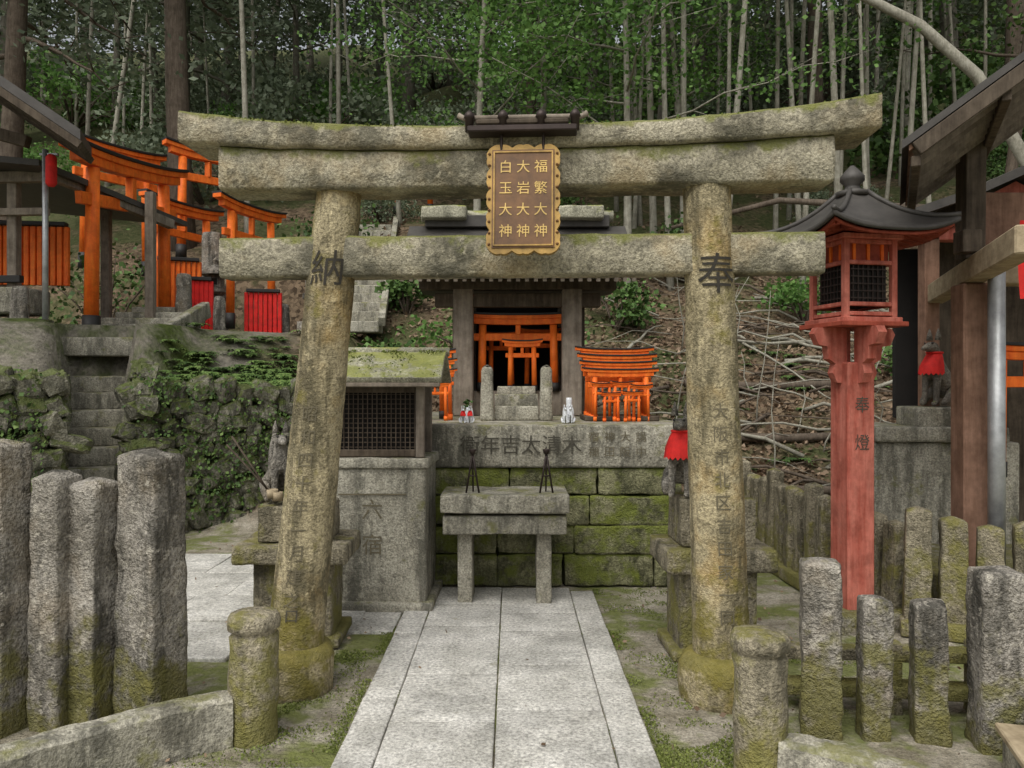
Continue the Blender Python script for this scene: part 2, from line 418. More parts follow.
for i in range(5200):
    u=U(-1.6,-.2) if R()<.75 else U(.3,1.74)
    if noise.noise(Vector((u*4,0,5)))<-.1: continue
    ms.leaf(pt(u,2.797+up(u)*.11,U(-.175,.12)),U(.006,.02),M_moss,(U(-1,1),U(-1,1),U(.1,1.2)),.45)
ms.obj('lintel_moss')

# plaque
q=MB()
yaw=math.atan2(along.y,along.x)
PX=Matrix.Translation(pt(.065,2.425,-.235))@Matrix.Rotation(yaw,4,'Z')@Matrix.Rotation(math.radians(90-6),4,'X')
def wavy(w,h,amp):
    pts=[]
    for (x0,y0,x1,y1,nx_,ny_,k) in ((-w,-h,w,-h,0,-1,3),(w,-h,w,h,1,0,5),(w,h,-w,h,0,1,3),(-w,h,-w,-h,-1,0,5)):
        for i in range(k*8):
            f=i/(k*8); a=(abs(math.sin(f*math.pi*k))*.7+abs(math.sin(f*math.pi*k*2))*.3)*amp
            pts.append((x0+(x1-x0)*f+nx_*a,y0+(y1-y0)*f+ny_*a))
    return pts
def prism(mb,pts,z0,z1,mat,X):
    n=len(pts);V=[(x,y,z0) for x,y in pts]+[(x,y,z1) for x,y in pts]
    Fc=[[i,(i+1)%n,n+(i+1)%n,n+i] for i in range(n)]+[list(range(n))[::-1],[n+i for i in range(n)]]
    mb.add(V,Fc,mat,False,X)
prism(q,wavy(.158,.25,.020),-.02,.012,M_gold,PX)
prism(q,[(-.148,-.238),(.148,-.238),(.148,.238),(-.148,.238)],.0,.018,M_plaque,PX)
def pb(x,y,w,h,z0,z1,m): prism(q,[(x-w/2,y-h/2),(x+w/2,y-h/2),(x+w/2,y+h/2),(x-w/2,y+h/2)],z0,z1,m,PX)
for sgn in (-1,1):
    pb(sgn*.138,0,.007,.46,.017,.024,M_gold); pb(0,sgn*.227,.268,.007,.0175,.0235,M_gold)
for i in range(9):
    for sgn in (-1,1):
        y=-.22+i*.055; q.lathe((0,0,0),[(.008,0),(.006,.006),(.0,.009)],M_plaque,8,X=PX@Matrix.Translation((sgn*.161,y,.011)),cap=False)
M_goldt=plain('gold_lettering',(.66,.45,.14),.45,.2,.3)
for ci,s_ in enumerate(('白玉大神','大岩大神','福繁大神')):
    for i,ch in enumerate(s_):
        cx=-.083+ci*.083; cy=.155-i*.104
        q.text(ch,.066,lambda x,y,cx=cx,cy=cy:PX@Vector((cx+x,cy+y,.021)),M_goldt)
q.obj('shrine_name_plaque')
k=MB()
k.box(pt(.06,2.755,-.20),(.52,.15,.03),M_iron,(0,0,yaw),.006)
k.box(pt(.06,2.79,-.22),(.44,.08,.025),M_dwood,(0,0,yaw),.006)
for s_ in (-.25,-.09,.09,.25):
    k.lathe(pt(.06+s_,2.745,-.25),[(.020,0),(.020,.06),(.027,.065),(.022,.085),(.008,.10)],M_iron,12)
    k.box(pt(.06+s_,2.79,-.12),(.022,.28,.022),M_iron,(0,0,yaw))
for s_ in (-.1,.1): k.box(pt(.06+s_,2.70,-.215),(.015,.02,.10),M_iron)
k.tube([pt(-.25,2.842,-.2),pt(-.22,2.825,-.2),pt(.34,2.825,-.2),pt(.37,2.842,-.2)],[.014]*4,M_gwood)
k.obj('plaque_bracket')

# ------------------------------------------------------------------ foxes
def fox(name,loc,yaw,h,mat,bib=True):
    vs=[((0,.18,.16),.15),((0,.08,.32),.135),((0,-.04,.5),.12),((0,-.08,.66),.075),((0,-.12,.79),.095),((0,-.25,.75),.045),((0,-.32,.735),.022)]
    ed=[(0,1),(1,2),(2,3),(3,4),(4,5),(5,6)]
    def ch(start,lst):
        a=start
        for c,r in lst: vs.append((c,r)); ed.append((a,len(vs)-1)); a=len(vs)-1
    for s_ in (-1,1):
        ch(2,[((s_*.08,-.13,.40),.055),((s_*.08,-.15,.22),.04),((s_*.08,-.16,.06),.038),((s_*.08,-.23,.03),.03)])
        ch(0,[((s_*.15,.10,.2),.09),((s_*.16,-.03,.11),.055),((s_*.15,-.13,.035),.035)])
    ch(0,[((0,.30,.14),.06),((0,.39,.36),.085),((0,.36,.62),.08),((0,.30,.86),.02)])
    me=bpy.data.meshes.new('fx'); me.from_pydata([Vector(v[0]) for v in vs],ed,[]); o=bpy.data.objects.new('fx',me); scene.collection.objects.link(o)
    o.modifiers.new('s','SKIN'); o.modifiers.new('u','SUBSURF').levels=2
    lay=me.skin_vertices[0]
    for i,v in enumerate(vs): lay.data[i].radius=(v[1],v[1])
    lay.data[0].use_root=True
    dg=bpy.context.evaluated_depsgraph_get(); dg.update()
    me2=bpy.data.meshes.new_from_object(o.evaluated_get(dg))
    V=[v.co.copy() for v in me2.vertices];Fc=[list(p_.vertices) for p_ in me2.polygons]
    bpy.data.objects.remove(o)
    mb=MB(); X=Matrix.Translation(loc)@Matrix.Rotation(yaw,4,'Z')@Matrix.Scale(h,4)
    mb.add(V,Fc,mat,True,X)
    for s_ in (-1,1):
        mb.lathe((0,0,0),[(.04,0),(.03,.07),(.004,.15)],mat,10,X=X@Matrix.Translation((s_*.06,-.09,.85)))
        mb.lathe((0,0,0),[(.016,0),(.012,.008),(.002,.012)],M_black,8,X=X@Matrix.Translation((s_*.052,-.19,.81))@Matrix.Rotation(s_*.7,4,'Z')@Matrix.Rotation(math.pi/2,4,'X'))
    if bib:
        n=18;V=[]
        for j,(r,z,dy) in enumerate(((.085,.70,0),(.12,.62,-.02),(.15,.52,-.05),(.16,.43,-.06))):
            for i in range(n+1):
                a=math.pi*(i/n)+math.pi; rr=r*(1+.07*math.sin(i*2.2)*j/3)
                V.append((math.cos(a)*rr,-.06+dy+math.sin(a)*rr,z-(.03 if i%2 and j==3 else 0)))
        Fc=[[j*(n+1)+i,j*(n+1)+i+1,(j+1)*(n+1)+i+1,(j+1)*(n+1)+i] for j in range(3) for i in range(n)]
        mb.add(V,Fc,M_red,True,X)
        mb.tube([X@Vector((math.cos(a)*.092,-.075+math.sin(a)*.092,.69)) for a in lin(16,0,2*math.pi)],[.014*h]*17,M_red)
    return mb.obj(name)
def pedestal(x,y,sw,sh,cw,ch,bw,bh,mat=M_post):
    b=MB()
    b.box((x,y,sh/2),(sw,sw*.8,sh),mat,(0,0,.03),.015,rough=.008,cell=.05)
    b.box((x,y,sh+ch/2),(cw,cw*.85,ch),mat,(0,0,.03),.02,rough=.008,cell=.05)
    b.box((x,y,sh+ch+bh/2),(bw,bw*.85,bh),mat,(0,0,.03),.015,rough=.007,cell=.05)
    b.box((x,y,.03),(sw+.1,sw*.8+.1,.06),mat,(0,0,.03),.015,rough=.006)
    b.obj('stone_pedestal'); return sh+ch+bh
zt=pedestal(1.16,4.66,.44,.50,.62,.13,.42,.27)
fox('fox_statue',(.985,4.62,zt),-.35,.55,M_grey)
zt=pedestal(-1.30,4.88,.46,.50,.66,.11,.42,.22)
fox('fox_statue',(-1.42,4.86,zt),.45,.50,M_grey,bib=False)
for i,(dx,dz) in enumerate(((0,0),(.03,.08))):
    l=MB(); a=Vector((-1.66-dx,4.72,1.24-.05*i)); b=Vector((-1.42+dx,4.72,.88-dz*.2))
    l.tube([a,b],[.006,.006],M_dwood); l.lathe(b+Vector((0,0,-.005)),[(.03,0),(.034,.05),(.030,.052),(.027,.005)],M_pwood,14); l.obj('bamboo_ladle')

# ------------------------------------------------------------------ fence posts foreground
def rough_post(x,y,w,d,h,rot,mat,point=.03,name='stone_fence_post',z0=-.05,taper=.93,lean=0):
    b=MB(); b.box((x,y,z0+h/2),(w,d,h),mat,(U(-.015,.015),lean,rot),.014,rough=.014,cell=.03,taper=taper,point=point); b.obj(name)
for x,y,w,d,h,rt in ((-2.29,3.58,.19,.17,1.33,-.35),(-2.07,3.62,.16,.17,1.18,-.25),(-1.93,3.66,.19,.18,1.14,-.3),(-1.665,3.68,.25,.21,1.27,-.42)):
    rough_post(x,y,w,d,h,rt,M_grey,taper=.92)
rough_post(-2.62,3.4,.2,.18,1.3,-.3,M_grey)
for x,y,w,h in ((1.385,3.58,.17,.80),(1.60,3.52,.125,.655),(1.83,3.50,.14,.64),(2.08,3.42,.18,.80),(2.37,3.3,.15,.7)):
    rough_post(x,y,w,w,h,-.2+U(-.1,.1),M_grey,.02,taper=.96)
b=MB(); b.box((1.9,3.78,.10),(1.2,.12,.06),M_post,(0,0,-.1),.01,.006,cell=.05); b.box((1.9,3.78,.27),(1.2,.10,.06),M_post,(0,0,-.1),.01,.006,cell=.05)
for xx in (1.45,1.8,2.2): b.box((xx,3.78,.15),(.08,.08,.36),M_post,(0,0,-.1),.01,.004)
b.obj('stone_rail')
b=MB(); b.box((2.04,2.98,.08),(.28,.34,.16),M_slab,(0,0,-.3),.012,rough=.004); b.box((2.04,2.98,.175),(.32,.38,.03),M_pwood,(0,0,-.3),.006); b.obj('wooden_lid_box')
for x,y,h in ((-1.135,3.5,.56),(.985,3.16,.58)):
    b=MB(); prof=[(.102,0)]+[(.104-.004*math.sin(i),h*.1*i) for i in range(1,9)]+[(.104,h-.06),(.094,h-.05),(.092,h-.035),(.110,h-.025),(.114,h),(.112,h+.02),(.10,h+.037),(.05,h+.045)]
    b.lathe((x,y,-.05),prof,M_post,36,rough=.010); b.obj('stone_bollard')
def kerb(pts,w,h):
    k=MB(); P=[Vector(a) for a in pts]; out=[]
    for i in range(len(P)-1):
        for j in range(6): out.append(P[i].lerp(P[i+1],j/6))
    out.append(P[-1]); n=len(out); V=[];Fc=[]
    for j,pp in enumerate(out):
        d=(out[min(j+1,n-1)]-out[max(j-1,0)]).normalized(); s_=Vector((-d.y,d.x,0))
        for x,z in ((-w/2,0),(-w/2,h*.5),(-w/2,h-.02),(-w/2+.02,h),(0,h+.004),(w/2-.02,h),(w/2,h-.02),(w/2,h*.5),(w/2,0)):
            q_=pp+s_*x+Vector((0,0,z)); q_+=(noise.noise_vector(q_*9)+noise.noise_vector(q_*25)*.6)*.007; V.append(q_)
    for j in range(n-1):
        for i in range(8): Fc.append([j*9+i,j*9+i+1,(j+1)*9+i+1,(j+1)*9+i])
    Fc.append(list(range(9)));Fc.append([(n-1)*9+i for i in range(8,-1,-1)])
    k.add(V,Fc,M_slab,False); k.obj('stone_kerb')
def arcpts(a,b,c,n=10):
    return [((1-t_)**2*a[0]+2*t_*(1-t_)*b[0]+t_*t_*c[0],(1-t_)**2*a[1]+2*t_*(1-t_)*b[1]+t_*t_*c[1],-.03) for t_ in [i/n for i in range(n+1)]]
kerb(arcpts((-1.22,3.46),(-1.55,3.32),(-2.3,2.45)),.13,.24)
kerb(arcpts((1.04,3.12),(1.25,3.08),(1.75,2.6)),.13,.20)

# ------------------------------------------------------------------ fences on the right
def pfence(p0,p1,n,w,h,name):
    b=MB(); a=Vector(p0);c=Vector(p1); rot=math.atan2(c.y-a.y,c.x-a.x)
    for i in range(n):
        q_=a.lerp(c,i/(n-1)); hh=h*(1.12 if i%4==0 else 1)+U(-.02,.02)
        b.box((q_.x,q_.y,hh/2),(w,w*.8,hh),M_post,(U(-.02,.02),U(-.02,.02),rot+U(-.1,.1)),.010,rough=.009,cell=.05,taper=.94,point=.03)
    b.box(((a.x+c.x)/2,(a.y+c.y)/2,.05),((c-a).length+.2,w*1.5,.10),M_post,(0,0,rot),.012,rough=.004)
    b.obj(name)
pfence((2.18,7.5,0),(2.26,5.75,0),10,.14,.72,'stone_fence')
pfence((2.52,4.95,0),(3.6,4.5,0),7,.15,.70,'stone_fence')
pfence((2.42,5.6,0),(2.5,5.2,0),3,.14,.66,'stone_fence')

# ------------------------------------------------------------------ altar table + platform
b=MB()
for x in (-.33,.225): b.box((x,5.72,.255),(.105,.30,.51),M_slab,(0,0,0),.01,.006,cell=.05)
b.box((-.05,5.70,.575),(.86,.42,.13),M_slab,(0,0,0),.012,.006,cell=.05)
b.box((-.05,5.70,.725),(.89,.50,.125),M_slab,(0,0,0),.012,.006,cell=.05)
b.obj('stone_altar_table')
for x in (-.275,.24):
    b=MB(); z=.79
    for s_ in (-1,1): b.tube([(x,5.56,z+.28),(x+s_*.045,5.56,z)],[.007,.007],M_iron)
    b.tube([(x,5.56,z+.26),(x,5.64,z)],[.006,.006],M_iron); b.lathe((x,5.56,z+.27),[(.015,0),(.026,.03),(.024,.035)],M_iron,12)
    b.tube([(x-.025,5.555,z+.12),(x+.025,5.555,z+.12)],[.005,.005],M_iron); b.obj('iron_candle_stand')
b=MB(); rr=[.0,.25,.47,.70,.91]
for r in range(4):
    x=-1.4
    while x<1.28:
        w=U(.4,.95); x1=min(x+w,1.30)
        if 1.30-x1<.2:x1=1.30
        zc=(rr[r]+rr[r+1])/2;hh=rr[r+1]-rr[r]
        b.box(((x+x1)/2,6.28+U(-.015,.015),zc),(x1-x-.006,.40,hh-.006),M_block,(0,0,0),.018,rough=.018,cell=.05); x=x1
b.box((-.02,7.9,.45),(2.6,3.0,.9),M_block,bevel=.01)
b.box((-.02,7.5,1.075),(2.76,2.9,.325),M_slab,(0,0,0),.02,rough=.003,cell=.12)
b.flat_text('衛年吉太清木',.155,(-.32,6.040,1.09),(1,0,0),(0,0,1),M_ink1,step=.155)
for cx_,s_ in ((.62,'宿禰'),(.74,'神田'),(.86,'大阪'),(.98,'講中')):
    b.flat_text(s_,.085,(cx_,6.040,1.15),(1,0,0),(0,0,1),M_ink2,step=.115,vertical=True)
b.obj('stone_platform')

# ------------------------------------------------------------------ offering cabinet on stone block
b=MB(); cx,cy=-.93,5.72
b.box((cx,cy,.49),(.70,.60,.98),M_slab,(0,0,-.02),.02,rough=.006,cell=.05)
b.box((cx,cy,.03),(.80,.7,.08),M_slab,(0,0,-.02),.02,rough=.006)
b.box((cx,cy,1.01),(.74,.64,.07),M_slab,(0,0,-.02),.012,rough=.005,cell=.05)
b.flat_text('六宿',.15,(cx-.02,cy-.312,.70),(1,0,0),(0,0,1),M_ink2,step=.24,vertical=True)
b.box((cx-.02,cy-.310,.80),(.46,.008,.010),M_ink2,bevel=0)
b.obj('carved_stone_block')
b=MB(); z0=1.045
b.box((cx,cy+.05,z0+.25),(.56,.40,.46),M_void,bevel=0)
for s_ in (-1,1):
    for dy in (-.24,.24): b.box((cx+s_*.30,cy+dy,z0+.25),(.06,.06,.5),M_gwood)
b.box((cx,cy-.24,z0+.03),(.54,.05,.05),M_dwood); b.box((cx,cy-.24,z0+.47),(.54,.05,.05),M_dwood)
for i in range(17): b.box((cx-.26+i*.0325,cy-.235,z0+.25),(.006,.01,.40),M_dwood,bevel=0)
for i in range(12): b.box((cx,cy-.228,z0+.07+i*.033),(.53,.006,.006),M_dwood,bevel=0)
for s_ in (-1,1):
    for j,(dy0,dz0,dy1,dz1) in enumerate(((.0,.72,.14,.675),(.14,.675,.27,.605),(.27,.605,.41,.535))):
        ym=(dy0+dy1)/2; ang=math.atan2(dz0-dz1,dy1-dy0)
        b.box((cx+.03,cy+s_*ym,z0+(dz0+dz1)/2),(.86,math.hypot(dy1-dy0,dz0-dz1)+.02,.045),M_roofmoss,(-s_*ang,0,0),.008,rough=.005,cell=.05)
b.tube([(cx-.42,cy,z0+.735),(cx+.48,cy,z0+.735)],[.035,.035],M_roofmoss,10)
for s_ in (-1,1): b.box((cx+s_*.31,cy,z0+.56),(.03,.42,.12),M_dwood)
b.box((cx+.03,cy-.405,z0+.50),(.84,.02,.03),M_gwood)
for i in range(1500):
    k_=abs(random.gauss(0,.5))
    if k_>1: continue
    x=cx+.03+U(-.43,.43); yy_=cy-k_*.41; zz_=z0+.735-.045*k_-.14*k_*k_+.01
    if noise.noise(Vector((x*7,yy_*7,2)))>-.05: b.leaf((x,yy_,zz_),U(.006,.018),M_moss,(U(-1,1),U(-1,1),U(.2,1)),.45)
b.obj('lattice_offering_box')

# ------------------------------------------------------------------ wooden torii (vermilion) generic
def torii(name,a,b_,h,r=.07,mb=None,main=M_orange,cap=M_black,base=True,ovh=.22,plaque=True):
    t=mb or MB(); a=Vector(a);c=Vector(b_);d=(c-a);L=d.length;d.normalize(); s_=Vector((-d.y,d.x,0)).normalized()
    ov=L*ovh+r
    for q_,sg in ((a,1),(c,-1)):
        top=q_+Vector((0,0,h*.86))+d*sg*h*.015
        t.tube([q_.lerp(top,k_) for k_ in (0,.13)],[r*1.2,r*1.2],M_black if base else main,14)
        t.tube([q_.lerp(top,k_) for k_ in (.12,1.0)],[r,r*.9],main,14)
    t.beam(a+Vector((0,0,h*.70))-d*ov*.55,c+Vector((0,0,h*.70))+d*ov*.55,r*.9,r*1.7,main)
    n=16; P=[];us=lin(n,-ov,L+ov)
    for u in us:
        e=((u-L/2)/(L/2+ov)); P.append(a+d*u+Vector((0,0,h*.86+abs(e)**2.5*h*.03)))
    t.sweep(P[1:-1],s_,[r*1.7]*(n-1),[0]*(n-1),[r*1.3]*(n-1),main,r*.08)
    t.sweep(P,s_,[r*2.3]*(n+1),[r*1.3]*(n+1),[r*2.2]*(n+1),main,r*.08)
    t.sweep(P,s_,[r*2.9]*(n+1),[r*2.2]*(n+1),[r*2.7]*(n+1),cap,r*.08)
    if plaque: t.box((a+c)/2+Vector((0,0,h*.79)),(r*1.2,r*1.2,h*.13),main)
    if not mb: return t.obj(name)

# ------------------------------------------------------------------ centre shrine hall
b=MB(); Z=1.24; cx=.055
for x in (-.47,.58):
    b.box((x,7.75,Z+.62),(.19,.19,1.24),M_gwood,bevel=.012)
    b.box((x,8.75,Z+.62),(.15,.15,1.24),M_gwood,bevel=.012)
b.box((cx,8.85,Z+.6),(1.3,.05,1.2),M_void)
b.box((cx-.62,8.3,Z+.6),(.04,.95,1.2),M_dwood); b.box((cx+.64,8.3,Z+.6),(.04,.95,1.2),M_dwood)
b.box((cx,7.74,Z+1.12),(1.6,.12,.13),M_dwood); b.box((cx,7.72,Z+1.27),(1.9,.14,.10),M_dwood)
b.box((cx,8.2,Z+.12),(1.0,.7,.24),M_gwood)
def roof(mb,cx,y0,y1,w,ze,zr,mat,th=.07,curve=.5,n=10):
    cyl=(y0+y1)/2
    for sg in (-1,1):
        V=[];Fc=[];xs_=lin(14,-w/2,w/2)
        for lay in (0,1):
            for j in range(n+1):
                k_=j/n; y=cyl+sg*(y1-y0)/2*(1-k_); z=ze+(zr-ze)*(k_*(1-curve)+curve*k_*k_)
                for x in xs_:
                    e=abs(x)/(w/2); V.append((cx+x,y,z+.09*e**3*(1-k_)-(th if lay else 0)))
        m_=15; tot=(n+1)*m_
        def q_(l,j,i): return l*tot+j*m_+i
        for j in range(n):
            for i in range(14):
                Fc.append([q_(0,j,i),q_(0,j,i+1),q_(0,j+1,i+1),q_(0,j+1,i)]); Fc.append([q_(1,j,i),q_(1,j+1,i),q_(1,j+1,i+1),q_(1,j,i+1)])
            for i in (0,14): Fc.append([q_(0,j,i),q_(0,j+1,i),q_(1,j+1,i),q_(1,j,i)])
        for i in range(14): Fc.append([q_(0,0,i),q_(0,0,i+1),q_(1,0,i+1),q_(1,0,i)])
        mb.add(V,Fc,mat,False)
roof(b,cx,7.15,9.5,2.25,2.60,3.2,M_roof)
for x in lin(26,-1.05,1.05):
    b.beam((cx+x,7.2,2.50),(cx+x,8.3,2.84),.035,.045,M_gwood,0)
b.box((cx,8.32,3.23),(1.9,.24,.12),M_roof); b.tube([(cx-1.0,8.32,3.30),(cx+1.0,8.32,3.30)],[.06,.06],M_roofmoss,10)
for x in (-.75,.65): b.box((cx+x,8.25,3.30),(.46,.34,.13),M_roofmoss,(0,0,0),.02,.01)
b.obj('wooden_shrine_hall')
torii('votive_torii',(-.30,7.86,Z+.24),(.42,7.86,Z+.24),.76,.042)
torii('votive_torii',(-.02,7.80,Z+.24),(.22,7.80,Z+.24),.5,.026)
torii('votive_torii',(-.22,8.1,Z+.24),(.0,8.1,Z+.24),.62,.026)
torii('votive_torii',(.15,8.15,Z+.24),(.42,8.15,Z+.24),.66,.026)
for x in (-.21,.29):
    b=MB(); b.box((x,6.75,Z+.22),(.115,.12,.46),M_slab,(0,0,0),.03,rough=.005,cell=.04,taper=.85,point=.03); b.obj('stone_gate_post')
b=MB(); b.box((.04,6.95,Z+.06),(.38,.3,.12),M_slab,(0,0,0),.01,.003); b.box((.04,7.05,Z+.16),(.38,.2,.12),M_slab,(0,0,0),.01,.003); b.box((.04,7.15,Z+.23),(.34,.12,.12),M_slab,(0,0,0),.01,.003)
b.obj('stone_steps')
def stack(name,x0,y0,cols):
    for (dx,dy,dz,ww,h) in cols:
        torii(name,(x0+dx,y0+dy,Z+dz),(x0+dx+ww,y0+dy+.05,Z+dz),h,ww*.04+.008,base=False,ovh=.16)
stack('votive_torii',.66,6.75,[(.0,.22,0,.48,.64),(.01,.12,0,.48,.57),(.02,.04,0,.46,.50),(.03,-.05,0,.45,.43),(.03,-.13,0,.13,.33),(.19,-.15,0,.13,.34),(.35,-.14,0,.13,.31),(.1,-.2,0,.12,.24),(.27,-.22,0,.12,.25)])
stack('votive_torii',-.80,6.8,[(.0,.1,0,.26,.55),(.03,.0,0,.24,.45),(.06,-.1,0,.18,.33)])
torii('votive_torii',(-1.0,7.1,Z),(-.62,7.15,Z),.62,.03)
b=MB(); b.box((.92,6.92,Z+.02),(.62,.55,.04),M_dwood); b.obj('votive_shelf')
for x,y,yaw_ in ((-.39,6.30,.2),(-.33,6.32,-.2),(.42,6.3,.1),(.47,6.33,-.3)):
    fox('ceramic_fox',(x,y,Z),yaw_,.14 if x<0 else .15,M_white,bib=x<0)
b=MB(); b.lathe((.46,6.42,Z),[(.04,0),(.045,.04),(.03,.1),(.02,.13),(.025,.18),(.02,.2)],M_white,16); b.obj('ceramic_vase')
b=MB(); b.lathe((-.36,6.45,Z),[(.02,0),(.03,.03),(.015,.1),(.02,.12)],M_white,14)
for i in range(30): b.leaf((-.36+U(-.02,.02),6.45,Z+.11+U(0,.08)),.035,M_leaf)
b.obj('sakaki_vase')

# ------------------------------------------------------------------ red lantern
b=MB(); lx,ly=2.20,5.15; rz=.22
T=Matrix.Translation((lx,ly,0))@Matrix.Rotation(rz,4,'Z')
def lb(c,s_,m,bev=.004,rot=(0,0,0)):
    w=T@Vector(c); b.box(w,s_,m,(rot[0],rot[1],rz+rot[2]),bev)
b.box((lx,ly,.05),(.42,.42,.14),M_grey,(0,0,rz),.02,rough=.004)
lb((0,0,.87),(.195,.195,1.64),M_redpost,.012)
for i,ch in enumerate('奉燈'):
    b.text(ch,.11,lambda x,y,i=i:T@Vector((x,-.102,1.42-i*.24+y)),M_ink1)
wing=[(0,1.55),(.07,1.56),(.10,1.62),(.08,1.68),(.13,1.71),(.14,1.79),(.20,1.80),(.235,1.87),(.21,1.91),(0,1.91)]
for ang in (0,math.pi/2,math.pi,-math.pi/2):
    X=T@Matrix.Rotation(ang,4,'Z')@Matrix.Translation((.06,0,0))@Matrix.Rotation(math.pi/2,4,'X')
    prism(b,wing,-.03,.03,M_redpost,X)
lb((0,0,1.925),(.47,.47,.03),M_dullred); lb((0,0,1.953),(.42,.42,.03),M_redpost)
q0=.17
for sx_ in (-1,1):
    for sy_ in (-1,1): lb((sx_*q0,sy_*q0,2.21),(.038,.038,.5),M_redpost)
for zz in (1.99,2.05,2.31,2.44):
    for sgn in (-1,1):
        lb((0,sgn*q0,zz),(.302,.03,.026),M_redpost); lb((sgn*q0,0,zz),(.03,.302,.026),M_redpost)
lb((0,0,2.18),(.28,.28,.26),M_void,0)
lb((0,0,2.38),(.30,.30,.12),M_dullred,0)
for i in range(7):
    for sgn in (-1,1):
        lb((-.105+i*.035,sgn*.152,2.18),(.007,.009,.24),M_iron,0); lb((sgn*.152,-.105+i*.035,2.18),(.009,.007,.24),M_iron,0)
for i in range(5):
    for sgn in (-1,1):
        lb((0,sgn*.158,2.09+i*.045),(.25,.007,.007),M_iron,0); lb((sgn*.158,0,2.09+i*.045),(.007,.25,.007),M_iron,0)
for i in range(3):
    for sgn in (-1,1): lb((-.1+i*.1,sgn*.155,2.38),(.02,.014,.11),M_orange,0); lb((sgn*.155,-.1+i*.1,2.38),(.014,.02,.11),M_orange,0)
lb((0,0,2.47),(.43,.43,.03),M_redpost)
for i in range(11):
    for sgn in (-1,1):
        a_=-.29+i*.058; zz=2.455+.05*abs(a_/.29)**3
        b.beam(T@Vector((a_,sgn*.12,2.53)),T@Vector((a_*1.3,sgn*.40,zz)),.018,.026,M_dullred,0)
        b.beam(T@Vector((sgn*.12,a_,2.53)),T@Vector((sgn*.40,a_*1.3,zz)),.018,.026,M_dullred,0)
def hiproof(mb,T,half,ze,zr,top,mat,th,lift,n=10,cv=.55):
    m_=12
    for q4 in range(4):
        X=T@Matrix.Rotation(q4*math.pi/2,4,'Z'); V=[];Fc=[]
        for lay in (0,1):
            for j in range(n+1):
                k_=j/n; r=half*(1-k_)+top*k_; z=ze+(zr-ze)*((1-cv)*k_+cv*k_**2.2)
                for i in range(m_+1):
                    e=-1+2*i/m_; V.append((e*r,-r,z+lift*abs(e)**3*(1-k_)**2-(th*(1 if lay else 0))))
        tot=(n+1)*(m_+1); q_=lambda l,j,i:l*tot+j*(m_+1)+i
        for j in range(n):
            for i in range(m_): Fc.append([q_(0,j,i),q_(0,j,i+1),q_(0,j+1,i+1),q_(0,j+1,i)]);Fc.append([q_(1,j,i),q_(1,j+1,i),q_(1,j+1,i+1),q_(1,j,i+1)])
        for i in range(m_): Fc.append([q_(0,0,i),q_(1,0,i),q_(1,0,i+1),q_(0,0,i+1)])
        mb.add(V,Fc,mat,True,X)
hiproof(b,T,.435,2.495,2.78,.06,M_roof,.03,.075)
hiproof(b,T,.41,2.463,2.66,.06,M_dullred,.02,.07)
for q4 in range(4):
    X=T@Matrix.Rotation(q4*math.pi/2+math.pi/4,4,'Z'); P=[]
    for j in range(9):
        k_=j/8;r=(.435*(1-k_)+.06*k_)*math.sqrt(2); z=2.495+.285*(.45*k_+.55*k_**2.2)+.075*(1-k_)**2
        P.append(X@Vector((r,0,z+.01)))
    b.tube(P,[.017]*9,M_roof,6)
b.lathe((lx,ly,2.76),[(.10,0),(.10,.03),(.05,.045),(.045,.07),(.075,.10),(.075,.13),(.05,.16),(.012,.20)],M_roof,16)
b.obj('red_wooden_lantern')

# ------------------------------------------------------------------ right-hand buildings
b=MB()
sl=.74
E0=Vector((2.13,4.35,2.88)); E1=Vector((2.80,5.75,2.88)); RU=Vector((2.4,-.35,2.4*sl))
def rp(k_,u,dz=0): return E0.lerp(E1,k_)+RU*u+Vector((0,0,dz))
for dz,i0,m_,th in ((0,0,M_roof,.045),(-.048,.015,M_bwood,.03)):
    V=[rp(i0,i0,dz),rp(i0,1,dz),rp(1,1,dz),rp(1,i0,dz)]
    V+= [v-Vector((0,0,th)) for v in V]
    b.add(V,[[0,1,2,3],[7,6,5,4],[0,4,5,1],[1,5,6,2],[2,6,7,3],[3,7,4,0]],m_)
for i in range(11):
    k_=.05+i*.088; b.beam(rp(k_,.03,-.11),rp(k_,1,-.11),.04,.05,M_gwood,0)
for u in (.03,.22): b.beam(rp(.02,u,-.16),rp(.98,u,-.16),.05,.06,M_dwood)
b.beam(rp(.01,.03,-.10),rp(.01,1,-.10),.03,.08,M_dwood)
for y,x in ((5.2,2.99),(7.6,3.9)): b.box((x,y,1.15),(.17,.17,2.1),M_bwood,bevel=.012)
b.beam((2.60,4.0,2.28),(3.45,6.5,2.28),.13,.15,M_pwood,.01)
b.box((4.0,5.25,2.28),(1.9,.14,.16),M_pwood,(0,0,0),.01)
b.box((4.0,5.3,2.62),(1.8,.05,.40),M_bwood)
b.box((2.86,5.0,2.44),(.12,.12,.14),M_dwood); b.beam((2.99,5.2,2.36),(3.0,5.2,3.3),.13,.13,M_dwood)
b.box((4.4,6.9,1.6),(1.6,.06,3.0),M_dwood)
b.box((3.5,5.9,.16),(1.5,2.6,.32),M_grey,bevel=.02,rough=.004,cell=.25)
b.obj('wooden_shrine_building')
b=MB(); yy=6.7
